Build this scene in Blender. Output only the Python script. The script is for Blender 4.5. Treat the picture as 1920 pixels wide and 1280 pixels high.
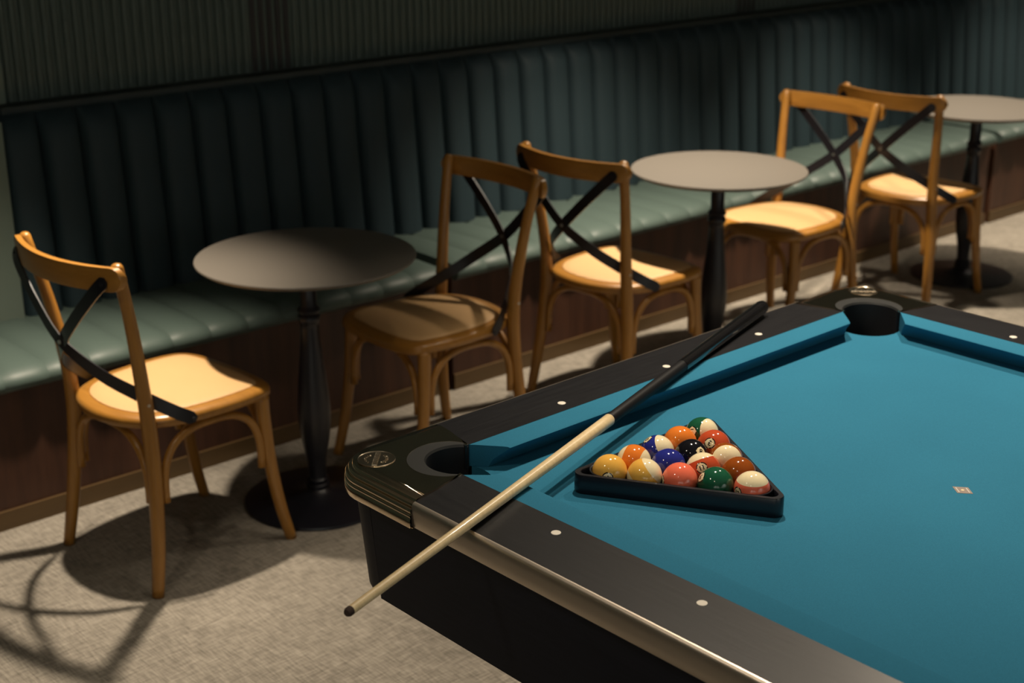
import bpy, bmesh, math, random
from mathutils import Vector, Matrix
random.seed(7)
PI = math.pi
for o in list(bpy.data.objects): bpy.data.objects.remove(o)
S = bpy.context.scene
COL = S.collection

# ------------------------------------------------------------------ camera
cam = bpy.data.cameras.new('camera'); camo = bpy.data.objects.new('camera', cam); COL.objects.link(camo)
R0 = Vector((0.74974969, -0.66170671, -0.00443108)); R1 = Vector((-0.22148309, -0.24463108, -0.94398139)); R2 = Vector((0.62355484, 0.70873117, -0.32996893))
M = Matrix((R0, -R1, -R2)).transposed().to_4x4(); M.translation = Vector((-1.38279, -1.66728, 1.79488))
camo.matrix_world = M
cam.sensor_width = 36; cam.lens = 2710.65/1920*36; cam.clip_start = .05
cam.dof.use_dof = True; cam.dof.focus_distance = 2.27; cam.dof.aperture_fstop = 4.7
S.camera = camo

# ------------------------------------------------------------------ world, lamps, exposure
w = bpy.data.worlds.new('world'); S.world = w; w.use_nodes = True
bg = w.node_tree.nodes['Background']; bg.inputs[0].default_value = (.85, .95, 1.0, 1); bg.inputs[1].default_value = .010
S.view_settings.view_transform = 'Standard'; S.view_settings.look = 'None'; S.view_settings.gamma = 1
S.view_settings.use_curve_mapping = False; S.view_settings.exposure = 0
WARM = (1.0, .85, .66); COOL = (.82, .92, 1.0)
def spot(name, loc, aim, power, ang=70, blend=.7, rad=.06, col=WARM):
    l = bpy.data.lights.new(name, 'SPOT'); l.energy = power; l.color = col; l.shadow_soft_size = rad
    l.spot_size = math.radians(ang); l.spot_blend = blend
    o = bpy.data.objects.new(name, l); COL.objects.link(o); o.location = loc
    o.rotation_euler = (Vector(aim)-Vector(loc)).to_track_quat('-Z', 'Y').to_euler()
    return o
CZ = 2.85
spot('ceiling_or_fill_spot', (.80, .30, CZ), (.95, -.20, .8), 200, 86, 1.0)
spot('ceiling_or_fill_spot', (2.0, .25, CZ), (1.5, -.20, .8), 200, 84, 1.0)
spot('ceiling_or_fill_spot', (-1.40, .15, CZ), (-.6, .20, .5), 30, 90, .8)
spot('ceiling_or_fill_spot', (-1.60, -1.30, CZ), (-1.0, -1.3, .5), 22, 90, .8)
spot('ceiling_or_fill_spot', (4.3, -2.1, CZ), (4.0, -2.6, .5), 300, 110, .8, .06, COOL)
spot('ceiling_or_fill_spot', (-2.6, -3.4, CZ), (-3.4, -4.2, 1.0), 800, 110, .8, .06, COOL)  # added fill behind the camera: brightens walls for metal reflections and bluish shadows
spot('ceiling_or_fill_spot', (.8, -3.6, CZ), (.8, -4.6, 1.0), 800, 110, .8, .06, COOL)  # second added fill, no known source: lights the wall opposite the bench
spot('pendant_spot', (.34, 1.63, 1.9), (-.12, 1.64, 0), 205, 71, 1.0, .03)
spot('pendant_spot', (2.30, 1.58, 1.9), (2.38, 1.55, 0), 255, 95, 1.0, .03)
spot('pendant_spot', (3.95, 1.58, 1.9), (3.95, 1.60, 0), 210, 88, .9, .03)
spot('pendant_spot', (5.60, 1.58, 1.9), (5.60, 1.65, 0), 190, 88, .9, .03)

# ------------------------------------------------------------------ materials
def mat(name, col, rough=.5, metal=0, spec=.5, coat=0, coat_r=.05, sheen=0):
    m = bpy.data.materials.new(name); m.use_nodes = True
    b = m.node_tree.nodes['Principled BSDF']
    b.inputs['Base Color'].default_value = (*col, 1); b.inputs['Roughness'].default_value = rough
    b.inputs['Metallic'].default_value = metal; b.inputs['Specular IOR Level'].default_value = spec
    b.inputs['Coat Weight'].default_value = coat; b.inputs['Coat Roughness'].default_value = coat_r
    b.inputs['Sheen Weight'].default_value = sheen
    return m
def N(m, t, **kw):
    n = m.node_tree.nodes.new(t)
    for k, v in kw.items(): setattr(n, k, v)
    return n
def L(m, a, b): m.node_tree.links.new(a, b)
def B(m): return m.node_tree.nodes['Principled BSDF']
def coords(m, scale=(1,1,1), rot=(0,0,0)):
    tc = N(m, 'ShaderNodeTexCoord'); mp = N(m, 'ShaderNodeMapping')
    mp.inputs['Scale'].default_value = scale; mp.inputs['Rotation'].default_value = rot
    L(m, tc.outputs['Object'], mp.inputs['Vector']); return mp.outputs['Vector']
def noise(m, vec, scale, detail=4, rough=.6):
    n = N(m, 'ShaderNodeTexNoise'); n.inputs['Scale'].default_value = scale; n.inputs['Detail'].default_value = detail
    n.inputs['Roughness'].default_value = rough; L(m, vec, n.inputs['Vector']); return n.outputs['Fac']
def ramp(m, fac, stops):
    r = N(m, 'ShaderNodeValToRGB'); e = r.color_ramp.elements
    while len(e) < len(stops): e.new(.5)
    for i, (p, c) in enumerate(stops): e[i].position = p; e[i].color = (*c, 1)
    L(m, fac, r.inputs['Fac']); return r.outputs['Color']
def math_(m, op, a, b):
    n = N(m, 'ShaderNodeMath', operation=op)
    for i, v in enumerate((a, b)):
        if isinstance(v, (int, float)): n.inputs[i].default_value = v
        else: L(m, v, n.inputs[i])
    return n.outputs[0]
def bump(m, h, strength=.3, dist=.002):
    n = N(m, 'ShaderNodeBump'); n.inputs['Strength'].default_value = strength; n.inputs['Distance'].default_value = dist
    L(m, h, n.inputs['Height']); L(m, n.outputs['Normal'], B(m).inputs['Normal'])

def wood(name, c0, c1, scale, rough=.4, axis=0, coat=0, spec=.5, bmp=.1):
    m = mat(name, c0, rough, coat=coat, coat_r=.15, spec=spec)
    sc = [14, 14, 14]; sc[axis] = 1.1
    v = coords(m, sc); f = noise(m, v, scale, 6, .65)
    L(m, ramp(m, f, [(.3, c0), (.7, c1)]), B(m).inputs['Base Color']); bump(m, f, bmp, .001)
    return m
HONEY = wood('honey_beech', (.27, .118, .018), (.38, .175, .030), 3, .36, 2, .15)
HONEY_X = wood('honey_beech_across', (.27, .118, .018), (.38, .175, .030), 3, .36, 1, .15)
WALNUT = wood('walnut_panel', (.030, .011, .006), (.085, .034, .017), 1.1, .5, 2)
SKIRT = wood('skirting_wood', (.075, .042, .014), (.105, .060, .020), 2, .5, 0)
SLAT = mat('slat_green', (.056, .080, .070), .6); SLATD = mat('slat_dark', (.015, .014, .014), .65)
PLASTER = mat('wall_plaster', (.13, .165, .135), .8)
v = coords(PLASTER); bump(PLASTER, noise(PLASTER, v, 60), .15, .002)
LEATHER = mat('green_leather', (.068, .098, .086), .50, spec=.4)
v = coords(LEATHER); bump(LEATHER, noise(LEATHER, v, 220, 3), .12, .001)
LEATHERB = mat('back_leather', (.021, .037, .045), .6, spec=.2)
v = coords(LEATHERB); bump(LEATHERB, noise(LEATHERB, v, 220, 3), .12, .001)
BLACKM = mat('black_metal', (.009, .009, .014), .34, metal=.0, spec=.5)
STRAP = mat('strap_metal', (.010, .009, .013), .36, metal=.2, spec=.6)
STEEL = mat('steel', (.55, .53, .5), .3, metal=1)
TOP = mat('laminate_top', (.112, .100, .086), .42, spec=.5)
v = coords(TOP); bump(TOP, noise(TOP, v, 300, 2), .05, .0005)
TOPE = mat('laminate_edge', (.05, .047, .045), .4)
# carpet
CARPET = mat('carpet', (.4, .35, .28), .95, spec=.1)
v1 = coords(CARPET, (18, 300, 1), (0, 0, .35)); v2 = coords(CARPET, (300, 18, 1), (0, 0, .35)); v3 = coords(CARPET, (1, 1, 1))
n1 = noise(CARPET, v1, 1.0, 2); n2 = noise(CARPET, v2, 1.0, 2); n3 = noise(CARPET, v3, 5, 3)
sm = math_(CARPET, 'ADD', math_(CARPET, 'MULTIPLY', n1, .5), math_(CARPET, 'MULTIPLY', n2, .5))
sm2 = math_(CARPET, 'ADD', math_(CARPET, 'MULTIPLY', sm, .86), math_(CARPET, 'MULTIPLY', n3, .14))
L(CARPET, ramp(CARPET, sm2, [(.36, (.115, .103, .086)), (.52, (.275, .247, .207)), (.66, (.43, .39, .33))]), B(CARPET).inputs['Base Color'])
bump(CARPET, sm, .5, .003)
# rattan
RATTAN = mat('rattan', (.80, .55, .25), .55)
v = coords(RATTAN); wv = N(RATTAN, 'ShaderNodeTexWave', wave_type='BANDS', bands_direction='X'); wv.inputs['Scale'].default_value = 95; L(RATTAN, v, wv.inputs['Vector'])
wv2 = N(RATTAN, 'ShaderNodeTexWave', wave_type='BANDS', bands_direction='Y'); wv2.inputs['Scale'].default_value = 95; L(RATTAN, v, wv2.inputs['Vector'])
wm = math_(RATTAN, 'MULTIPLY', wv.outputs['Fac'], wv2.outputs['Fac'])
L(RATTAN, ramp(RATTAN, wm, [(.0, (.52, .31, .13)), (.5, (.67, .425, .205))]), B(RATTAN).inputs['Base Color']); bump(RATTAN, wm, .35, .0015)
# pool table
CLOTH = mat('blue_cloth', (.022, .135, .275), .9, spec=.12, sheen=.0)
v = coords(CLOTH); f = noise(CLOTH, v, 900, 2); f2 = noise(CLOTH, v, 3, 2)
fm = math_(CLOTH, 'ADD', math_(CLOTH, 'MULTIPLY', f, .7), math_(CLOTH, 'MULTIPLY', f2, .3))
L(CLOTH, ramp(CLOTH, fm, [(.3, (.018, .122, .205)), (.7, (.026, .168, .275))]), B(CLOTH).inputs['Base Color']); bump(CLOTH, f, .25, .0006)
LAM_X = wood('black_laminate_end', (.006, .006, .008), (.013, .013, .015), 9, .34, 0, spec=.5, bmp=.16)
LAM_Y = wood('black_laminate_long', (.006, .006, .008), (.013, .013, .015), 9, .34, 1, spec=.5, bmp=.16)
APRON = wood('black_apron', (.006, .007, .012), (.011, .012, .019), 9, .55, 1, spec=.22, bmp=.2)
CHROME = mat('polished_metal', (.88, .72, .53), .13, metal=1)
ALU = mat('brushed_aluminium', (.88, .77, .65), .36, metal=1)
LINER = mat('pocket_rubber', (.013, .014, .014), .5)
PIT = mat('pocket_inside', (.006, .006, .008), .6)
PEARL = mat('pearl', (.78, .73, .64), .25)
BADGE = mat('badge_metal', (.55, .47, .36), .22, metal=1)
RACKM = mat('rack_plastic', (.007, .008, .013), .30)
SHAFT = mat('maple_shaft', (.62, .45, .24), .30, coat=.3)
v = coords(SHAFT, (30, 30, 2)); L(SHAFT, ramp(SHAFT, noise(SHAFT, v, 4), [(.3, (.66, .50, .28)), (.7, (.78, .62, .37))]), B(SHAFT).inputs['Base Color'])
BUTT = mat('black_lacquer', (.006, .006, .007), .12, coat=.6)
GRIP = mat('black_wrap', (.008, .008, .009), .5, spec=.15)
TIPM = mat('leather_tip', (.035, .018, .012), .8)
CREAM = mat('ball_cream', (.82, .70, .45), .06, coat=.5)
INK = mat('ink_black', (.008, .008, .010), .12)
FILM = mat('spot_film', (.25, .20, .17), .35); FILML = mat('spot_line', (.60, .56, .52), .4)

# ------------------------------------------------------------------ mesh helpers
def link(name, me, parent=None):
    o = bpy.data.objects.new(name, me); COL.objects.link(o)
    if parent: o.parent = parent
    return o
def mesh(name, vs, fs, m, parent=None, smooth=False, fix=True, angle=None):
    me = bpy.data.meshes.new(name); me.from_pydata([tuple(v) for v in vs], [], fs)
    if fix:
        b = bmesh.new(); b.from_mesh(me); bmesh.ops.remove_doubles(b, verts=b.verts, dist=1e-6)
        bmesh.ops.recalc_face_normals(b, faces=b.faces); b.to_mesh(me); b.free()
    if smooth or angle:
        me.polygons.foreach_set('use_smooth', [True]*len(me.polygons))
        if angle: me.set_sharp_from_angle(angle=math.radians(angle))
    me.materials.append(m); me.update()
    return link(name, me, parent)
def box(name, x0, x1, y0, y1, z0, z1, m, parent=None, bev=0):
    b = bmesh.new(); bmesh.ops.create_cube(b, size=1)
    for v in b.verts: v.co = Vector(((x0+x1)/2+v.co.x*(x1-x0), (y0+y1)/2+v.co.y*(y1-y0), (z0+z1)/2+v.co.z*(z1-z0)))
    if bev: bmesh.ops.bevel(b, geom=b.edges[:], offset=bev, segments=2, affect='EDGES', profile=.6)
    me = bpy.data.meshes.new(name); b.to_mesh(me); b.free(); me.materials.append(m)
    return link(name, me, parent)
def catmull(P, n=8):
    P = [Vector(p) for p in P]; Q = [P[0]*2-P[1]]+P+[P[-1]*2-P[-2]]; out = []
    for i in range(1, len(Q)-2):
        a, b, c, d = Q[i-1:i+3]
        for k in range(n):
            t = k/n; out.append(.5*((2*b)+(c-a)*t+(2*a-5*b+4*c-d)*t*t+(3*b-a-3*c+d)*t**3))
    out.append(P[-1]); return out
def tube(path, radii, n=14, flat=1.0, cap=True, ref=Vector((0,1,0))):
    """round bar along path; radii per point; flat squeezes along the second axis"""
    vs, fs = [], []; m = len(path)
    for i, p in enumerate(path):
        t = (path[min(i+1, m-1)]-path[max(i-1, 0)]).normalized()
        a = ref-t*ref.dot(t)
        if a.length < 1e-4: a = Vector((1,0,0))-t*t.x
        a.normalize(); b = t.cross(a)
        for k in range(n):
            an = 2*PI*k/n; vs.append(p+a*(math.cos(an)*radii[i])+b*(math.sin(an)*radii[i]*flat))
    for i in range(m-1):
        for k in range(n): fs.append((i*n+k, i*n+(k+1)%n, (i+1)*n+(k+1)%n, (i+1)*n+k))
    if cap: fs.append(tuple(range(n))[::-1]); fs.append(tuple((m-1)*n+k for k in range(n)))
    return vs, fs
def lathe(prof, n=40):
    vs, fs = [], []
    for r, z in prof:
        for k in range(n): vs.append((r*math.cos(2*PI*k/n), r*math.sin(2*PI*k/n), z))
    for i in range(len(prof)-1):
        for k in range(n): fs.append((i*n+k, i*n+(k+1)%n, (i+1)*n+(k+1)%n, (i+1)*n+k))
    fs.append(tuple(range(n))[::-1]); fs.append(tuple((len(prof)-1)*n+k for k in range(n)))
    return vs, fs
def empty(name, loc=(0,0,0), rz=0):
    o = bpy.data.objects.new(name, None); COL.objects.link(o); o.location = loc; o.rotation_euler = (0,0,rz); o.empty_display_size = .1
    return o
def tag(o, label, cat, group=None):
    o['label'] = label; o['category'] = cat
    if group: o['group'] = group
    return o
def struct(o, label=None):
    o['kind'] = 'structure'
    if label: o['label'] = label
    return o
def copy_tree(o, parent=None):
    c = o.copy(); COL.objects.link(c); c.parent = parent
    for ch in [x for x in bpy.data.objects if x.parent == o]: copy_tree(ch, c)
    return c

# ------------------------------------------------------------------ room shell
fl = box('floor', -4, 9, -5, 2.62, -.05, 0, CARPET); struct(fl, 'beige woven carpet floor')
wb = box('wall_back', .30, 9, 2.50, 2.62, 0, 2.9, SLAT); struct(wb, 'dark green fluted wall behind the bench')
wp = box('wall_left', -4, .30, 2.485, 2.62, 0, 2.9, PLASTER); struct(wp, 'plain grey green wall beside the fluted panels')
pr_ = []
for k in range(9):
    a = PI*k/8; pr_.append((-.0115*math.cos(a), -.011*math.sin(a)))
def slat_mesh(name, m):
    vs, fs = [], []
    for z in (1.062, 2.9):
        for x, y in pr_: vs.append((x, y, z))
        vs.append((.0115, .006, z)); vs.append((-.0115, .006, z))
    n = len(pr_)+2
    for k in range(n): fs.append((k, (k+1) % n, n+(k+1) % n, n+k))
    fs.append(tuple(range(n))); fs.append(tuple(range(n, 2*n)))
    return mesh(name, vs, fs, m, wb, angle=40)
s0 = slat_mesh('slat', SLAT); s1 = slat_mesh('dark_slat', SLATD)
x = .322; first = {0: True, 1: True}
while x < 7.3:
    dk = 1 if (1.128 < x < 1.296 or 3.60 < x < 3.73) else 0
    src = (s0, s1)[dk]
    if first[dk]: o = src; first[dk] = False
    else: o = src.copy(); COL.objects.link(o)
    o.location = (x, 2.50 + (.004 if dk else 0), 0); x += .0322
CEILM = mat('ceiling_paint', (.36, .35, .33), .9); WALLM = mat('room_wall_paint', (.42, .38, .31), .9)
struct(box('ceiling', -4, 9, -5, 2.62, 2.95, 3.0, CEILM), 'plain painted ceiling')
struct(box('wall_front', -4, 9, -5.1, -5, 0, 3.0, WALLM), 'plain warm painted wall opposite the bench')
struct(box('wall_side', -4.1, -4, -5, 2.62, 0, 3.0, WALLM), 'plain warm painted side wall'); struct(box('wall_right', 9, 9.1, -5, 2.62, 0, 3.0, WALLM), 'plain warm painted far end wall')
LEDGE = mat('ledge_paint', (.018, .027, .026), .65)
t1 = box('trim_1', .26, 9, 2.425, 2.50, 1.035, 1.060, LEDGE, None, .003); struct(t1, 'dark green ledge along the top of the bench back')

# ------------------------------------------------------------------ bench
KY = 1.94
def seat_channel_mesh():
    prof = [(2.40, .405), (2.40, .452), (2.30, .458), (2.18, .461), (2.08, .461), (2.00, .459), (1.955, .455), (1.928, .447), (1.912, .434), (1.906, .420), (1.910, .407), (1.925, .398), (1.96, .396)]
    nx = 9; vs, fs = [], []
    for i in range(nx):
        u = i/(nx-1); s = (1-abs(2*u-1)**3.2); px = -.0625+.125*u
        for j, (y, z) in enumerate(prof):
            dn = 0 if j in (0, 1, 12) else (1-s)*.010
            # pull seam inward (down on top, back on front)
            fy = min(1, max(0, (1.99-y)/.08)); yy = y+dn*fy*.9; zz = z-dn*(1-fy*.75) if j > 0 else z
            vs.append((px, yy, zz))
    n = len(prof)
    for i in range(nx-1):
        for j in range(n-1): fs.append((i*n+j, i*n+j+1, (i+1)*n+j+1, (i+1)*n+j))
        fs.append((i*n+n-1, i*n, (i+1)*n, (i+1)*n+n-1))
    fs.append(tuple(range(n))); fs.append(tuple((nx-1)*n+j for j in range(n)))
    return vs, fs
def back_channel_mesh():
    nx, nz = 13, 13; vs, fs = [], []
    for j in range(nz):
        t = j/(nz-1); z = .455+.585*t; base = 2.375+.045*t
        tp = 1 if t < .9 else math.sqrt(max(0, 1-((t-.9)/.1)**2))*.75+.25
        for i in range(nx):
            u = i/(nx-1); s = (1-abs(2*u-1)**2.8)**.5*.050*tp
            vs.append((-.0625+.125*u, base-s, z))
    for j in range(nz-1):
        for i in range(nx-1): fs.append((j*nx+i, j*nx+i+1, (j+1)*nx+i+1, (j+1)*nx+i))
    k0 = len(vs)
    ring = [i for i in range(nx)]+[j*nx+nx-1 for j in range(1, nz)]+[(nz-1)*nx+i for i in range(nx-2, -1, -1)]+[j*nx for j in range(nz-2, 0, -1)]
    for r in ring: vs.append((vs[r][0], 2.46, vs[r][2]))
    m = len(ring)
    for q in range(m): fs.append((ring[q], ring[(q+1) % m], k0+(q+1) % m, k0+q))
    fs.append(tuple(k0+q for q in range(m)))
    return vs, fs
sc_me = None; bc_me = None
def bench(x0, x1, label, backs):
    global sc_me, bc_me
    r = empty('upholstered_bench', ((x0+x1)/2, KY, 0)); cx = (x0+x1)/2
    tag(r, label, 'bench', 'green channelled wall benches')
    box('kick_panel', x0-cx, x1-cx, .009, .45, .0, .40, WALNUT, r)
    box('skirting', x0-cx, x1-cx, 0, .012, .0, .055, SKIRT, r)
    n = round((x1-x0-.02)/.125); x = x0+.01+(x1-x0-.02-n*.125)/2+.0625; sc = (x1-x0-.006)/(n*.125); x = x0+.003+.0625*sc
    for i in range(n):
        if sc_me is None:
            o = mesh('seat_channel', *seat_channel_mesh(), LEATHER, r, angle=60); sc_me = o.data
        else: o = link('seat_channel', sc_me, r)
        o.location = (x+i*.125*sc-cx, -KY, 0); o.scale = (sc, 1, 1)
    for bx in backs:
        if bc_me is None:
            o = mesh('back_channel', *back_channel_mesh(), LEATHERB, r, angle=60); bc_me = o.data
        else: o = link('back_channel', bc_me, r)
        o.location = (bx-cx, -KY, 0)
ch = [.229+.0625+.125*i for i in range(56)]
bench(-1.9, 1.478, 'green leather bench reaching the plain grey wall', [c for c in ch if c < 1.479])
bench(1.530, 4.853, 'green leather bench between two other benches', [c for c in ch if 1.479 < c < 4.854])
bench(4.90, 7.2, 'green leather bench beyond the gap past the last round table', [c for c in ch if 4.854 < c < 7.2])
ep = box('trim_2', -2.2, .228, 2.352, 2.46, .44, 1.035, PLASTER, None, .004); struct(ep, 'plain grey green panel at the end of the channelled backrest')

# ------------------------------------------------------------------ cafe tables
def cafe_table(loc, label):
    r = empty('pedestal_table', loc); tag(r, label, 'table', 'round pedestal tables along the bench')
    mesh('table_top', *lathe([(.262, .706), (.288, .712), (.298, .719), (.299, .7225), (.2975, .7250), (.2975, .7250)], 72), TOP, r, angle=30)
    pl = mesh('top_plate', *lathe([(.05, .696), (.11, .698), (.11, .7065)], 36), BLACKM, r, angle=40)
    mesh('column', *lathe([(.026, .060), (.0255, .10), (.030, .14), (.040, .19), (.0455, .24), (.0465, .28), (.044, .32), (.0385, .38), (.032, .44), (.0275, .49), (.026, .52), (.0255, .535),
        (.030, .540), (.0325, .548), (.030, .556), (.0255, .560), (.0285, .564), (.0325, .572), (.0285, .580), (.0235, .585), (.0232, .70)], 40), BLACKM, r, angle=50)
    mesh('base_plate', *lathe([(.209, 0), (.211, .004), (.209, .009), (.19, .012), (.10, .018), (.05, .026), (.036, .034), (.030, .040), (.034, .046), (.034, .052), (.028, .056), (.031, .062), (.031, .068), (.026, .072)], 64), BLACKM, r, angle=30)
    return r
cafe_table((.692, 1.535, 0), 'round table with shaded brown grey top, next to the plain wall end')
cafe_table((2.335, 1.49, 0), 'round grey table standing between the middle pair of chairs')
cafe_table((4.02, 1.54, 0), 'round grey table farthest along the bench, beyond the last chair')

# ------------------------------------------------------------------ cross-back chairs
def offset_outline(pts, d):
    out = []; n = len(pts)
    for i in range(n):
        t = (pts[(i+1) % n]-pts[i-1]).normalized(); out.append(pts[i]+Vector((t.y, -t.x, 0))*-d)
    return out
half = [(.207, 0), (.205, .07), (.198, .135), (.180, .178), (.146, .203), (.08, .214), (0, .214), (-.08, .205), (-.14, .186), (-.19, .150), (-.224, .09), (-.238, 0)]
loop = [Vector((a, b, 0)) for a, b in half]+[Vector((a, -b, 0)) for a, b in half[-2:0:-1]]
def closed_smooth(P, n=4):
    out = []; m = len(P)
    for i in range(m):
        a, b, c, d = P[i-1], P[i], P[(i+1) % m], P[(i+2) % m]
        for k in range(n):
            t = k/n; out.append(.5*((2*b)+(c-a)*t+(2*a-5*b+4*c-d)*t*t+(3*b-a-3*c+d)*t**3))
    return out
SEAT = closed_smooth(loop)
def dish(p): return -.010*max(0, (p.x-.10)/.116)**2   # front rolls down slightly
def make_chair():
    r = empty('cross_back_chair')
    # seat frame
    prof = [(.004, .424), (.0, .429), (.0, .442), (.004, .448), (.010, .452), (.034, .4535), (.037, .450), (.037, .425)]
    vs, fs = [], []; n = len(SEAT)
    for d, z in prof:
        for p in offset_outline(SEAT, d): vs.append((p.x, p.y, z+dish(p)))
    m = len(prof)
    for j in range(m):
        for k in range(n): fs.append((j*n+k, j*n+(k+1) % n, ((j+1) % m)*n+(k+1) % n, ((j+1) % m)*n+k))
    mesh('seat_frame', vs, fs, HONEY_X, r, angle=40)
    vs, fs = [], []
    rings = [(.0345, .444), (.0355, .4545), (.040, .4572), (.06, .4582), (.10, .459), (.15, .4595)]
    for d, z in rings:
        q = offset_outline(SEAT, .0345); s = 1-(d-.0345)/.18
        for p in q: vs.append((p.x*s, p.y*s, z+dish(p)*s))
    for j in range(len(rings)-1):
        for k in range(n): fs.append((j*n+k, j*n+(k+1) % n, (j+1)*n+(k+1) % n, (j+1)*n+k))
    fs.append(tuple((len(rings)-1)*n+k for k in range(n))); fs.append(tuple(range(n)))
    mesh('rattan_panel', vs, fs, RATTAN, r, angle=50)
    for s in (-1, 1):
        p = catmull([(-.228, s*.212, 0), (-.206, s*.200, .14), (-.191, s*.186, .30), (-.188, s*.177, .43), (-.197, s*.178, .55), (-.220, s*.192, .71), (-.252, s*.209, .862)], 6)
        rr = [.0165+.0045*math.sin(PI*min(1, i/(len(p)-1)*1.15)) for i in range(len(p))]
        e = (p[-1]-p[-2]).normalized(); p += [p[-1]+e*.006, p[-1]+e*.0095]; rr += [rr[-1]*.8, rr[-1]*.4]
        mesh('rear_leg', *tube(p, rr, 14, .88), HONEY, r, smooth=True)
        p = catmull([(.203, s*.200, 0), (.176, s*.195, .11), (.156, s*.190, .24), (.147, s*.186, .36), (.145, s*.184, .425)], 6)
        rr = [.0150+.005*i/(len(p)-1) for i in range(len(p))]
        mesh('front_leg', *tube(p, rr, 14), HONEY, r, smooth=True)
    # bentwood arches under the seat
    def leg_at(f, s): return Vector((-.193, s*.188, .255)) if f == 'r' else Vector((.157, s*.19, .255))
    for (a, b) in (((('r', -1)), ('f', -1)), (('r', 1), ('f', 1)), (('r', -1), ('r', 1)), (('f', -1), ('f', 1))):
        A, Bv = leg_at(*a), leg_at(*b); d = (Bv-A).normalized(); A = A+d*.028; Bv = Bv-d*.028; P = []
        cen = Vector((-.01, 0, 0)); 
        for i in range(33):
            q = PI*i/32; cx = -math.copysign(abs(math.cos(q))**.72, math.cos(q)); sz = abs(math.sin(q))**.80
            pt = A.lerp(Bv, .5+.5*cx); pt.z = .262+.146*sz; P.append(pt)
        P = [P[0]-Vector((0, 0, .03))]+P+[P[-1]-Vector((0, 0, .03))]
        mesh('arch_support', *tube(P, [.0105]*len(P), 12, 1, True, Vector((d.y, -d.x, 0))), HONEY, r, smooth=True)
    # top rail behind the stiles
    vs, fs = [], []; NY = 33
    sec = [(-.0095, .0), (-.0095, 1), (-.005, 1.0), (.005, 1), (.0095, 1), (.0095, 0), (.005, 0), (-.005, 0)]
    for i in range(NY):
        u = math.sin(PI/2*(-1+2*i/(NY-1))); y = .240*u
        cx = -.268-.042*(1-(y/.21)**2)
        e = max(0, (abs(y)-.214)/.026); hh = .0290*math.sqrt(max(.004, 1-e*e)); zc = .838-.004*(1-u*u)
        sl = .072*y/.215*-1*0
        for (dx, hz) in [(-.0085, -1), (-.0100, -.8), (-.0100, .8), (-.0085, 1), (.0065, 1), (.0085, .8), (.0085, -.8), (.0065, -1)]:
            vs.append((cx+dx, y, zc+hz*hh))
    for i in range(NY-1):
        for k in range(8): fs.append((i*8+k, i*8+(k+1) % 8, (i+1)*8+(k+1) % 8, (i+1)*8+k))
    fs.append(tuple(range(8))); fs.append(tuple((NY-1)*8+k for k in range(8)))
    mesh('top_rail', vs, fs, HONEY_X, r, angle=35)
    # crossed metal straps
    for s in (-1, 1):
        off = -.002 if s > 0 else .002
        P = catmull([(-.2835, s*.207, .838), (-.296, s*.175, .806), (-.303+off, s*.085, .724), (-.297+off, 0, .645), (-.255, -s*.088, .572), (-.190, -s*.146, .514), (-.125, -s*.197, .465), (-.078, -s*.2185, .436)], 8)
        vs, fs = [], []; m = len(P)
        for i, p in enumerate(P):
            t = (P[min(i+1, m-1)]-P[max(0, i-1)]).normalized(); u = i/(m-1)
            nn = Vector((-1, 0, 0)).lerp(Vector((-.12, -s*1, 0)), max(0, min(1, (u-.42)/.5))); nn = (nn-t*nn.dot(t)).normalized(); wv_ = t.cross(nn)
            hw = .0165 if 1 < i < m-2 else (.013 if 0 < i < m-1 else .007)
            for (a, b) in ((-1, -1), (1, -1), (1, 1), (-1, 1)): vs.append(p+wv_*(a*hw)+nn*(b*.0016))
        for i in range(m-1):
            for k in range(4): fs.append((i*4+k, i*4+(k+1) % 4, (i+1)*4+(k+1) % 4, (i+1)*4+k))
        fs.append((0, 1, 2, 3)); fs.append(tuple((m-1)*4+k for k in range(4)))
        st = mesh('cross_strap', vs, fs, STRAP, r, angle=50)
        for (q, nn) in ((P[3], Vector((-1, 0, 0))), (P[-2], Vector((-.12, -s, 0)).normalized())):
            mesh('bolt', *tube([q+nn*.001, q+nn*.0035, q+nn*.0045], [.0055, .005, .003], 10, 1, True, Vector((0, 0, 1))), STRAP, st, smooth=False)
        mesh('screw', *tube([Vector((-.194, s*.190, .50)), Vector((-.194, s*.1975, .50))], [.0045, .004], 10, 1, True, Vector((1, 0, 0))), STEEL, r)
    mesh('center_bolt', *tube([Vector((-.302, 0, .645)), Vector((-.3055, 0, .645))], [.006, .005], 10, 1, True, Vector((0, 0, 1))), STEEL, r)
    mesh('center_bolt', *tube([Vector((-.293, 0, .645)), Vector((-.2895, 0, .645))], [.006, .005], 10, 1, True, Vector((0, 0, 1))), STEEL, r)
    return r
chair0 = make_chair()
CH = [((.278, 1.562), 5.2, 'honey wood cross back chair by the plain wall end, facing a round table'),
      ((1.115, 1.556), 178.4, 'cross back chair with shadowed rattan seat turned to the brown grey table'),
      ((1.937, 1.541), 2.8, 'cross back chair before the middle round table, back to the shadowed seat chair'),
      ((2.834, 1.603), 179.2, 'cross back chair with brightly lit seat turned back to the middle round table'),
      ((3.645, 1.549), 1.8, 'cross back chair drawn up to the round table farthest along the bench')]
for i, (p, a, lb) in enumerate(CH):
    c = chair0 if i == 0 else copy_tree(chair0)
    c.location = (*p, 0); c.rotation_euler = (0, 0, math.radians(a)); tag(c, lb, 'chair', 'cross back chairs at the pedestal tables')

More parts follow.
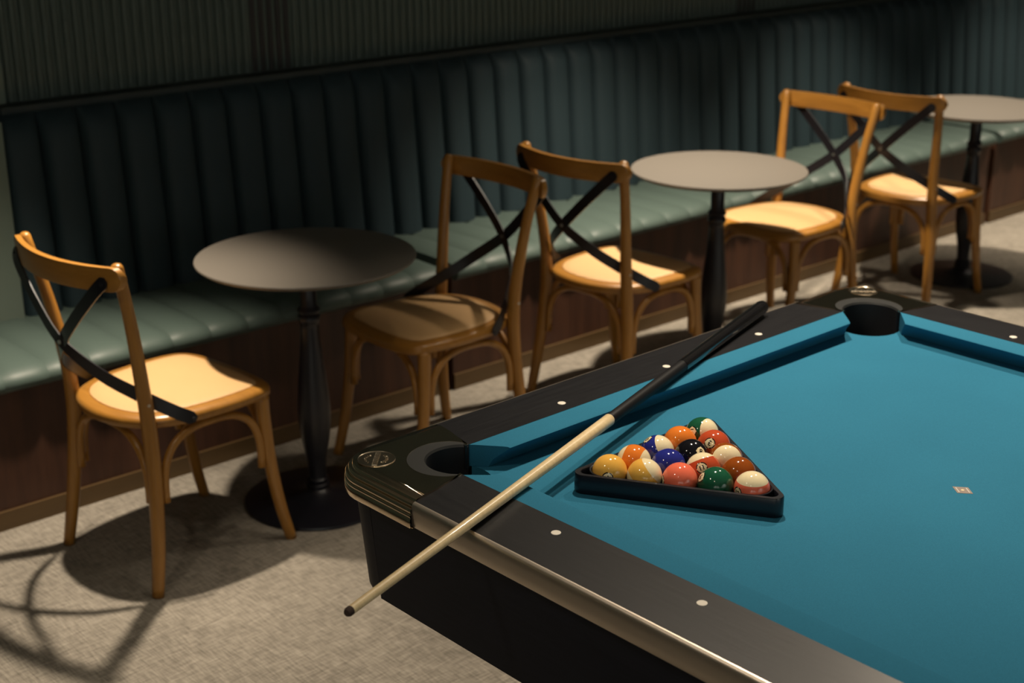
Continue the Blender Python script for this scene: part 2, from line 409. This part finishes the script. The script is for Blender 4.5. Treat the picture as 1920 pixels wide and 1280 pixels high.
# ------------------------------------------------------------------ pool table (own frame, slightly turned from the room)
Z0 = .795; LX = 1.1176; LY = 2.2352; H = .0396
PT = empty('pool_table', (0, 0, 0), math.radians(.78))
tag(PT, 'pool table with blue cloth, black rails and metal corners', 'pool table')
def corner_map(c):
    sx, sy = c
    return lambda p, q, z: ((-p if sx < 0 else LX+p), (q if sy > 0 else -LY-q), Z0+z)
def rail_map(k):
    return {'nl': lambda u, o, z: (-o, -u, Z0+z), 'fl': lambda u, o, z: (LX+o, -u, Z0+z), 'ne': lambda u, o, z: (u, o, Z0+z), 'fe': lambda u, o, z: (u, -LY-o, Z0+z)}[k]
RAIL = {'nl': (LY, LAM_Y), 'fl': (LY, LAM_Y), 'ne': (LX, LAM_X), 'fe': (LX, LAM_X)}
def extrude(name, prof, u0, u1, f, m, angle=30, parent=PT):
    """prof: list of (o, z); u0(o), u1(o) give the ends"""
    vs = [f(u0(o), o, z) for o, z in prof]+[f(u1(o), o, z) for o, z in prof]; n = len(prof)
    fs = [(k, (k+1) % n, n+(k+1) % n, n+k) for k in range(n)]+[tuple(range(n)), tuple(range(n, 2*n))]
    return mesh(name, vs, fs, m, parent, angle=angle)
# bed with pocket notches
def arc(cx, cy, r, a0, a1, n): return [(cx+r*math.cos(a0+(a1-a0)*i/n), cy+r*math.sin(a0+(a1-a0)*i/n)) for i in range(n+1)]
pc = arc(.026, .026, .068, math.atan2(-.0636, .024), math.atan2(.024, -.0636)-2*PI, 16)   # (p,q) from long side to end side
loopb = []
for c, rev in (((-1, 1), False), ((1, 1), True), ((1, -1), False), ((-1, -1), True)):
    f = corner_map(c); q = [f(p, k, 0)[:2] for p, k in pc]; loopb += q[::-1] if rev else q
vs = [(a, b, Z0) for a, b in loopb]+[(a, b, Z0-.045) for a, b in loopb]; n = len(loopb)
mesh('bed', vs, [tuple(range(n)), tuple(range(n, 2*n))]+[(k, (k+1) % n, n+(k+1) % n, n+k) for k in range(n)], CLOTH, PT)
for k, (Ln, lam) in RAIL.items():
    f = rail_map(k)
    e0 = lambda o: .025+(o-.05)*.235
    extrude('rail_cap', [(.052, H), (.1655, H-.0040), (.1655, -.004), (.052, -.004)], e0, lambda o, L_=Ln: L_-(.025+(o-.05)*.235), f, lam, 2)
    extrude('trim_strip', [(.1650, H-.0034), (.1668, H-.0037), (.1690, H-.0049), (.1708, H-.0072), (.1720, H-.0108), (.1728, H-.018), (.1730, .010), (.1728, .002), (.1705, -.0055), (.164, -.006), (.164, H-.0130)], lambda o: .053, lambda o, L_=Ln: L_-.053, f, ALU, 40)
    segs = [(0, Ln, 1, 1)] if Ln < 2 else [(0, Ln/2-.065, 1, 0), (Ln/2+.065, Ln, 0, 1)]
    for a, b, ma, mb in segs:
        st = (lambda o, a=a: a+.080-.046*o/.052) if ma else (lambda o, a=a: a+.006-.006*o/.052)
        en = (lambda o, b=b: b-.080+.046*o/.052) if mb else (lambda o, b=b: b-.006+.006*o/.052)
        extrude('cushion', [(.053, H-.0004), (.045, H-.0002), (.010, .0385), (.003, .0378), (0, .0362), (.0012, .0345), (.022, .014), (.028, .0006), (.053, .0006)], st, en, f, CLOTH, 35)
    ns = 3 if Ln < 2 else 7
    for i in range(ns):
        if ns == 7 and i == 3: continue
        cx, cy, cz = f((i+1)*.2794, .0825, H-.0009)
        me = lathe([(.0074, -.001), (.0074, .0003), (.0070, .0005)], 24)
        o = mesh('sight', *me, PEARL, PT); o.location = (cx, cy, cz)
# apron
AT, AB, OT, OB, RC = -.010, -.192, .160, .144, .075
for k, (Ln, lam) in RAIL.items():
    f = rail_map(k); g = RC-OT+.012
    extrude('apron_panel', [(OT, AT), (OB, AB), (OB-.02, AB), (OT-.02, AT)], lambda o: g, lambda o, L_=Ln: L_-g, f, APRON, 30)
for c in ((-1, 1), (1, 1), (1, -1), (-1, -1)):
    f = corner_map(c); vs, fs = [], []; na = 12; g = RC-OT+.0105
    for (od, z) in ((0, AT), (OB-OT, AB+.012), (OB-OT-.004, AB+.003), (OB-OT-.012, AB), (OB-OT-.03, AB), (-.03, AT)):
        cc = OT-RC; r_ = RC+od
        row = [(cc+r_, -g)]+[(cc+r_*math.cos(PI/2*i/na), cc+r_*math.sin(PI/2*i/na)) for i in range(na+1)]+[(-g, cc+r_)]
        vs += [f(p, q, z) for p, q in row]
    n = na+3
    for j in range(6):
        for i in range(n-1): fs.append((j*n+i, j*n+i+1, ((j+1) % 6)*n+i+1, ((j+1) % 6)*n+i))
    fs.append(tuple(j*n for j in range(6))); fs.append(tuple(j*n+n-1 for j in range(6)))
    mesh('apron_corner', vs, fs, APRON, PT, angle=35)
    # metal corner casting
    Oc, rc, je = .1765, .088, -.0535
    def bead(cd, cz, r_, a0, a1, n_=7): return [(cd-r_*math.cos(math.radians(a0+(a1-a0)*t_/n_)), cz+r_*math.sin(math.radians(a0+(a1-a0)*t_/n_))) for t_ in range(n_+1)]
    prof = [(.010, -.0085), (.0015, -.0080), (0, -.006), (0, .0080)]+bead(.0036, .0128, .0034, -60, 70)+bead(.0070, .0205, .0056, -50, 62)+bead(.0112, .0283, .0046, -45, 80)+bead(.0185, .0335, .0052, 0, 75)+[(.0225, .0388), (.0260, .0400), (.032, .0408)]
    vs, fs = [], []; na = 28
    for d, z in prof:
        r_ = rc-d; cc = Oc-rc
        row = [(Oc-d, je+d*.10), (Oc-d, (je+cc)/2)]+[(cc+r_*math.cos(PI/2*i/na), cc+r_*math.sin(PI/2*i/na)) for i in range(na+1)]+[((je+cc)/2, Oc-d), (je+d*.10, Oc-d)]
        vs += [f(p, q, z) for p, q in row]
    n = na+5; m = len(prof)
    for j in range(m-1):
        for i in range(n-1): fs.append((j*n+i, j*n+i+1, (j+1)*n+i+1, (j+1)*n+i))
    inner = list(range((m-1)*n, m*n))
    # crescent boundary of the rubber liner
    CP = (.015, .015); ph = [math.radians(45+97-194*i/32) for i in range(33)]
    def rad_out(a):
        t = abs(math.degrees(a)-45)/97; return .0615+.027*(1-t**2.2)
    cres = [(CP[0]+rad_out(a)*math.cos(a), CP[1]+rad_out(a)*math.sin(a)) for a in ph]
    extra = [(-.0265, .0525)]+cres+[(.0525, -.0265)]
    def resample(P, n_):
        D = [0]
        for a_, b_ in zip(P, P[1:]): D.append(D[-1]+math.hypot(b_[0]-a_[0], b_[1]-a_[1]))
        out = []
        for i in range(n_+1):
            t = D[-1]*i/n_; j = max(k_ for k_ in range(len(D)) if D[k_] <= t+1e-12); j = min(j, len(P)-2); w_ = (t-D[j])/(D[j+1]-D[j])
            out.append((P[j][0]+(P[j+1][0]-P[j][0])*w_, P[j][1]+(P[j+1][1]-P[j][1])*w_))
        return out
    d = prof[-1][0]; r_ = rc-d; cc = Oc-rc
    U = [(Oc-d, je+d*.10), (Oc-d, (je+cc)/2)]+[(cc+r_*math.cos(PI/2*i/na), cc+r_*math.sin(PI/2*i/na)) for i in range(na+1)]+[((je+cc)/2, Oc-d), (je+d*.10, Oc-d)]
    U = [(.075, -.036), (.115, -.046)]+U+[(-.046, .115), (-.036, .075)]
    NS = 64; U = resample(U, NS); Vv = resample(extra[::-1], NS)
    k0 = len(vs); vs += [f(p, q, .0408) for p, q in U]; vs += [f(p, q, .0408) for p, q in Vv]; vs += [f(p, q, .037) for p, q in Vv]
    for i in range(NS):
        fs.append((k0+i, k0+i+1, k0+NS+1+i+1, k0+NS+1+i)); fs.append((k0+NS+1+i, k0+NS+2+i, k0+2*NS+3+i, k0+2*NS+2+i))
    for JP in ([(Oc-.006, je+.0006), (Oc-.012, je+.0012), (Oc-.020, je+.002), (Oc-d, je+d*.10), (.115, -.046), (.075, -.036), (.0525, -.0265)],):
        zt = [.022, .031, .0375, .0408, .0408, .0408, .0408]
        for sw in (0, 1):
            k0 = len(vs); m_ = len(JP)
            for zz in (0, 1): vs += [f(*((q, p) if sw else (p, q)), (zt[i_] if zz == 0 else .012)) for i_, (p, q) in enumerate(JP)]
            fs += [(k0+i_, k0+i_+1, k0+m_+i_+1, k0+m_+i_) for i_ in range(m_-1)]
    co = mesh('corner_casting', vs, fs, CHROME, PT, angle=50)
    # liner
    inn = [(CP[0]+.0600*math.cos(a), CP[1]+.0600*math.sin(a)) for a in ph]
    vs = [f(p, q, .0402) for p, q in cres]+[f(p, q, .0400) for p, q in inn]+[f(p, q, .036) for p, q in [(CP[0]+.0575*math.cos(a), CP[1]+.0575*math.sin(a)) for a in ph]]+[f(p, q, -.13) for p, q in [(CP[0]+.060*math.cos(a), CP[1]+.060*math.sin(a)) for a in ph]]
    n = 33; fs = [(j*n+i, j*n+i+1, (j+1)*n+i+1, (j+1)*n+i) for j in range(2) for i in range(n-1)]
    li = mesh('pocket_liner', vs[:3*n], fs, LINER, PT, angle=40)
    mesh('pocket_wall', vs[2*n:], [(i, i+1, n+i+1, n+i) for i in range(n-1)], PIT, li, smooth=True)
    vs = [f(CP[0]+.066*math.cos(2*PI*i/28), CP[1]+.066*math.sin(2*PI*i/28), -.128) for i in range(28)]+[f(CP[0]+.066*math.cos(2*PI*i/28), CP[1]+.066*math.sin(2*PI*i/28), -.02) for i in range(28)]
    mesh('pocket_cup', vs, [tuple(range(28))]+[(i, (i+1) % 28, 28+(i+1) % 28, 28+i) for i in range(28)], PIT, li, smooth=False)
    # round badge with a raised name band (too worn to read) 
    if c[1] > 0:
        bc = Vector(f(.118, .107, .0408)); dg = Vector(f(1, 1, 0))-Vector(f(0, 0, 0)); dg.normalize(); sd = Vector((-dg.y, dg.x, 0))
        bo = mesh('badge', *lathe([(.0315, -.0005), (.0318, .0008), (.0306, .0012), (.0296, .0004), (.0, .0003)], 40), BADGE, co); bo.location = bc
        vs, fs = [], []
        def blk(cx, cy, wx, wy, a=0):
            k = len(vs)
            for (i, j, z) in [(-1, -1, .0002), (1, -1, .0002), (1, 1, .0002), (-1, 1, .0002), (-.6, -.6, .0017), (.6, -.6, .0017), (.6, .6, .0017), (-.6, .6, .0017)]:
                xx = cx+(i*wx*math.cos(a)-j*wy*math.sin(a)); yy = cy+(i*wx*math.sin(a)+j*wy*math.cos(a))
                pnt = sd*xx+dg*yy; vs.append((pnt.x, pnt.y, z))
            fs.extend([tuple(k+t for t in q) for q in ((0, 1, 5, 4), (1, 2, 6, 5), (2, 3, 7, 6), (3, 0, 4, 7), (4, 5, 6, 7))])
        for i in range(8):
            X = (i-3.5)*.0068
            blk(X-.0018, 0, .0008, .0050); blk(X+.0016, 0, .0008, .0050); blk(X, (-1)**i*.0036, .0020, .0008)
        for i in range(11):
            for sg in (1, -1):
                if abs(i-5) > 3: continue
                a = sg*PI/2+(i-5)*.29; blk(.0185*math.cos(a), .0185*math.sin(a), .0016, .0007, a); blk(.0165*math.cos(a), .0165*math.sin(a)+.0006, .0005, .0014, a+.6)
        mesh('badge_lettering', vs, fs, BADGE, bo, fix=False)
# side pockets
for sx in (-1, 1):
    cx = -.062 if sx < 0 else LX+.062
    vs, fs = lathe([(.060, -.12), (.060, .041), (.072, .0412), (.074, .0405), (.074, -.002)], 36)
    o = mesh('side_pocket_liner', vs, [q for q in fs[:-1]], LINER, PT, angle=40); o.location = (cx, -LY/2, Z0)
box('cabinet', -.125, LX+.125, -LY-.125, .125, Z0-.165, Z0-.05, PIT, PT)
for lx in (.26, LX-.26):
    for ly in (-.34, -LY+.34):
        box('leg', lx-.085, lx+.085, ly-.085, ly+.085, .03, Z0-.165, APRON, PT, .008); box('foot', lx-.1, lx+.1, ly-.1, ly+.1, 0, .03, APRON, PT, .006)
# foot spot sticker
fa = Vector((.557, -.542)); fb = Vector((.5725, -.5615)); fc = Vector((.557, -.580)); fd = Vector((.5415, -.561))
fsp = mesh('foot_spot', [(*p, Z0+.0004) for p in (fa, fb, fc, fd)]+[(*p, Z0-.0002) for p in (fa, fb, fc, fd)], [(0, 1, 2, 3), (4, 5, 6, 7), (0, 1, 5, 4), (1, 2, 6, 5), (2, 3, 7, 6), (3, 0, 4, 7)], FILM, PT)
me = lathe([(.0028, .0003), (.0028, .0006)], 20); o = mesh('spot_dot', *me, CREAM, fsp); o.location = ((fa+fc).x/2, (fa+fc).y/2, Z0)
for t in (.14, .80):
    a = fa.lerp(fb, t); b_ = fd.lerp(fc, t); a2 = fa.lerp(fb, t+.06); b2 = fd.lerp(fc, t+.06); a, a2, b_, b2 = a.lerp(b_, .12), a2.lerp(b2, .12), a.lerp(b_, .86), a2.lerp(b2, .86)
    mesh('spot_line', [(*p, Z0+.00055) for p in (a, a2, b2, b_)], [(0, 1, 2, 3)], FILML, fsp, fix=False)

# ------------------------------------------------------------------ balls
RB = .028575
BALLS = {1: ((0.1476, -0.1657), (-0.786, -0.617, 0.047), (0.137, -0.099, 0.986)),
 9: ((0.1774, -0.2147), (-0.4, -0.854, -0.332), (0.576, -0.516, 0.634)),
 4: ((0.2073, -0.2637), (-0.805, 0.593, 0.017), (0.286, 0.362, 0.887)),
 6: ((0.2372, -0.3128), (-0.694, 0.497, 0.521), (0.451, -0.264, 0.853)),
 12: ((0.2671, -0.3618), (-0.977, 0.213, 0.004), (0.005, 0.004, 1.0)),
 13: ((0.205, -0.1643), (-0.573, -0.139, -0.808), (0.394, -0.911, -0.123)),
 2: ((0.2348, -0.2134), (0.269, -0.826, -0.495), (0.454, -0.345, 0.822)),
 11: ((0.2647, -0.2624), (-0.703, -0.492, 0.513), (-0.124, -0.625, -0.77)),
 7: ((0.2946, -0.3114), (-0.725, 0.211, -0.656), (-0.62, 0.214, 0.755)),
 10: ((0.2623, -0.163), (-0.397, 0.454, 0.797), (0.351, -0.728, 0.589)),
 8: ((0.2922, -0.212), (-0.101, -0.809, 0.579), (0.504, 0.46, 0.731)),
 15: ((0.3221, -0.261), (-0.634, 0.142, -0.76), (-0.621, -0.678, 0.392)),
 5: ((0.3197, -0.1616), (0.269, -0.823, -0.501), (0.441, -0.357, 0.823)),
 3: ((0.3496, -0.2106), (-0.765, -0.332, 0.552), (-0.552, -0.104, -0.827)),
 14: ((0.3771, -0.1603), (-0.918, 0.017, 0.395), (0.129, -0.931, 0.34))}
YEL = (.78, .42, .075); BLU = (.018, .024, .21); RED = (.48, .070, .025); PNK = (.80, .155, .085); ORG = (.72, .19, .025); GRN = (.010, .085, .042); BRN = (.26, .060, .008); BLK = (.006, .006, .009)
BC = {1: YEL, 2: BLU, 3: RED, 4: PNK, 5: ORG, 6: GRN, 7: BRN, 8: BLK, 9: YEL, 10: BLU, 11: RED, 12: PNK, 13: ORG, 14: GRN, 15: BRN}
NM = {1: 'yellow', 2: 'blue', 3: 'red', 4: 'coral pink', 5: 'orange', 6: 'dark green', 7: 'brown', 8: 'black'}
def ball_mat(k):
    m = mat('ball_%d' % k, BC[k], .09)
    if k > 8:
        tc = N(m, 'ShaderNodeTexCoord'); sp = N(m, 'ShaderNodeSeparateXYZ'); L(m, tc.outputs['Object'], sp.inputs[0])
        ab = math_(m, 'ABSOLUTE', sp.outputs['Z'], 0); gt = math_(m, 'GREATER_THAN', ab, RB*.50)
        mx = N(m, 'ShaderNodeMix', data_type='RGBA'); L(m, gt, mx.inputs['Factor']); mx.inputs[6].default_value = (*BC[k], 1); mx.inputs[7].default_value = (.82, .70, .45, 1)
        L(m, mx.outputs[2], B(m).inputs['Base Color'])
    return m
def sph(a, b, r):   # local tangent coords (a: across, b: up) on +X face
    d = math.hypot(a, b)/RB; k = math.sin(d)/(d*RB) if d > 1e-9 else 1/RB
    return (r*math.cos(d), a*k*r, b*k*r)
def ball_sphere():
    b = bmesh.new(); bmesh.ops.create_uvsphere(b, u_segments=64, v_segments=40, radius=RB)
    me = bpy.data.meshes.new('ball'); b.to_mesh(me); b.free(); me.polygons.foreach_set('use_smooth', [True]*len(me.polygons)); return me
SPH = ball_sphere()
def text_mesh(s, size):
    c = bpy.data.curves.new('t', 'FONT'); c.body = s; c.size = size; c.align_x = 'CENTER'; c.align_y = 'CENTER'; c.resolution_u = 3; c.offset = .0003
    o = bpy.data.objects.new('t', c); COL.objects.link(o)
    bpy.context.view_layer.update()
    me = bpy.data.meshes.new_from_object(o.evaluated_get(bpy.context.evaluated_depsgraph_get()))
    bpy.data.objects.remove(o); bpy.data.curves.remove(c)
    b = bmesh.new(); b.from_mesh(me); bmesh.ops.triangulate(b, faces=b.faces[:]); bmesh.ops.subdivide_edges(b, edges=[e for e in b.edges if e.calc_length() > .002], cuts=2)
    vs = [v.co.copy() for v in b.verts]; fs = [tuple(v.index for v in f.verts) for f in b.faces]
    b.free(); bpy.data.meshes.remove(me)
    xs = [v.x for v in vs]; ys = [v.y for v in vs]; cx, cy = (min(xs)+max(xs))/2, (min(ys)+max(ys))/2
    return [(v.x-cx, v.y-cy) for v in vs], fs
for k, (p, d, a) in BALLS.items():
    me = SPH.copy(); me.materials.clear(); me.materials.append(ball_mat(k))
    o = link('billiard_ball', me); Dx = Vector(d).normalized(); Az = Vector(a); Az = (Az-Dx*Az.dot(Dx)).normalized(); Yv = Az.cross(Dx)
    mm = Matrix((Dx, Yv, Az)).transposed().to_4x4(); mm.translation = Vector((*p, Z0+RB+.0002)); o.matrix_world = mm
    if k <= 8: lb = '%s solid billiard ball, number %d, in the black triangle rack' % (NM[k], k)
    else: lb = '%s striped cream billiard ball, number %d, in the black triangle rack' % (NM[k-8], k)
    tag(o, lb, 'billiard ball', 'billiard balls in the triangle rack')
    for sg in (1, -1):
        def put(name, pts, fs, m, r):
            vs = [sph(u, v_, r) for u, v_ in pts]
            if sg < 0: vs = [(-x_, -y_, z_) for x_, y_, z_ in vs]
            return mesh(name, vs, fs, m, o, smooth=True, fix=False)
        RS = .0088; n = 32; pts = [(0, 0)]; fs = []
        for rr in (.35, .7, 1):
            pts += [(RS*rr*math.cos(2*PI*i/n), RS*rr*math.sin(2*PI*i/n)) for i in range(n)]
        fs = [(0, 1+i, 1+(i+1) % n) for i in range(n)]+[(1+j*n+i, 1+(j+1)*n+i, 1+(j+1)*n+(i+1) % n, 1+j*n+(i+1) % n) for j in range(2) for i in range(n)]
        ns_ = put('number_disc', pts, fs, CREAM, RB+.00006)
        pts, fs = [], []
        for q in range(4):
            a0 = q*PI/2+.16; a1 = (q+1)*PI/2-.16; k0 = len(pts)
            for i in range(11):
                an = a0+(a1-a0)*i/10; pts += [(.0078*math.cos(an), .0078*math.sin(an)), (.0095*math.cos(an), .0095*math.sin(an))]
            fs += [(k0+2*i, k0+2*i+1, k0+2*i+3, k0+2*i+2) for i in range(10)]
        put('number_ring', pts, fs, INK, RB+.00012)
        tp, tf = text_mesh(str(k), .0125 if k < 10 else .0105)
        put('number', tp, tf, INK, RB+.00014)

# ------------------------------------------------------------------ triangle rack
def T2(x, y): c, s = math.cos(math.radians(.78)), math.sin(math.radians(.78)); return Vector((c*x-s*y, s*x+c*y, 0))
c1, c2, c3 = [Vector((*BALLS[k][0], 0)) for k in (1, 12, 14)]
cen = (c1+c2+c3)/3
def tri_outline(off, rc, n=10):
    """rounded triangle: offset 'off' outside the triangle of corner ball centres, corner radius rc"""
    P = [c1, c2, c3]; out = []
    for i in range(3):
        d = (P[i]-cen).normalized(); Cc = P[i]+d*2*(off-rc)
        a0 = math.atan2(d.y, d.x); 
        for k in range(n+1):
            a = a0-PI/3+2*PI/3*k/n; out.append(Cc+Vector((math.cos(a), math.sin(a), 0))*rc)
    return out
if (c2-c1).cross(c3-c1).z < 0: c2, c3 = c3, c2
HR = .0335
o2, o1, i1 = tri_outline(.0375, .0165), tri_outline(.0365, .0155), tri_outline(.0294, .011)
rows = [[(p, .0008) for p in o1], [(p, .003) for p in o2], [(p, HR-.002) for p in o2], [(p, HR) for p in tri_outline(.0364, .0154)], [(p, HR) for p in tri_outline(.0302, .0115)], [(p, HR-.0012) for p in i1], [(p, .0008) for p in i1]]
vs, fs = [], []; n = len(o1)
for r_ in rows: vs += [(p.x, p.y, Z0+z) for p, z in r_]
for j in range(7):
    for k in range(n): fs.append((j*n+k, j*n+(k+1) % n, ((j+1) % 7)*n+(k+1) % n, ((j+1) % 7)*n+k))
# curved webs cradling the corner balls
for P in (c1, c2, c3):
    d = (P-cen).normalized(); a0 = math.atan2(d.y, d.x); k0 = len(vs); na = 14
    for i in range(na+1):
        a = a0-1.02+2.04*i/na; u = Vector((math.cos(a), math.sin(a), 0))
        for (r_, z) in ((.0298, .001), (.0298, HR-.001), (.0308, HR-.0002), (.0325, HR-.0002), (.0332, HR-.001), (.0332, .001)): q = P+u*r_; vs.append((q.x, q.y, Z0+z))
    for i in range(na):
        for j in range(6): fs.append((k0+i*6+j, k0+i*6+(j+1) % 6, k0+(i+1)*6+(j+1) % 6, k0+(i+1)*6+j))
rk = mesh('triangle_rack', vs, fs, RACKM, None, angle=40)
tag(rk, 'black plastic triangle rack lying on the blue cloth around fifteen balls', 'rack')

# ------------------------------------------------------------------ cue
ca = T2(-.4543, -.2736)+Vector((0, 0, Z0+.0475)); cb = T2(.9526, .1612)+Vector((0, 0, Z0+.0555))
CU = empty('pool_cue', ca); tag(CU, 'maple and black pool cue laid across the corner of the pool table', 'pool cue')
ax = (cb-ca); Lc = ax.length; ax.normalize()
def cue_part(name, prof, m, parent=CU):
    return mesh(name, *tube([ax*s for s, r_ in prof], [r_ for s, r_ in prof], 28, 1, True, Vector((0, 0, 1))), m, parent, angle=40)
def rad(s): return .0066+(s/.75)**1.25*.0042 if s < .75 else .0108+(s-.75)/(Lc-.75)*.0042
cue_part('tip', [(0, .0048), (.0025, .0060), (.004, .0066), (.009, .0066)], TIPM)
cue_part('shaft', [(.009+.741*i/20, rad(.009+.741*i/20)) for i in range(21)]+[(.7525, .0095)], SHAFT)
cue_part('forearm', [(.7515, .0092), (.753, .0100)]+[(.754+.30*i/8, rad(.754+.30*i/8)-.0006) for i in range(9)], GRIP)
cue_part('butt', [(1.052+.39*i/8, rad(1.052+.39*i/8)) for i in range(9)], BUTT)
cue_part('butt_cap', [(1.442, .0149), (1.444, .0151), (1.458, .0150), (1.464, .0140)], BUTT)
cue_part('bumper', [(1.462, .0105), (1.468, .0105), (1.4715, .0085)], GRIP)
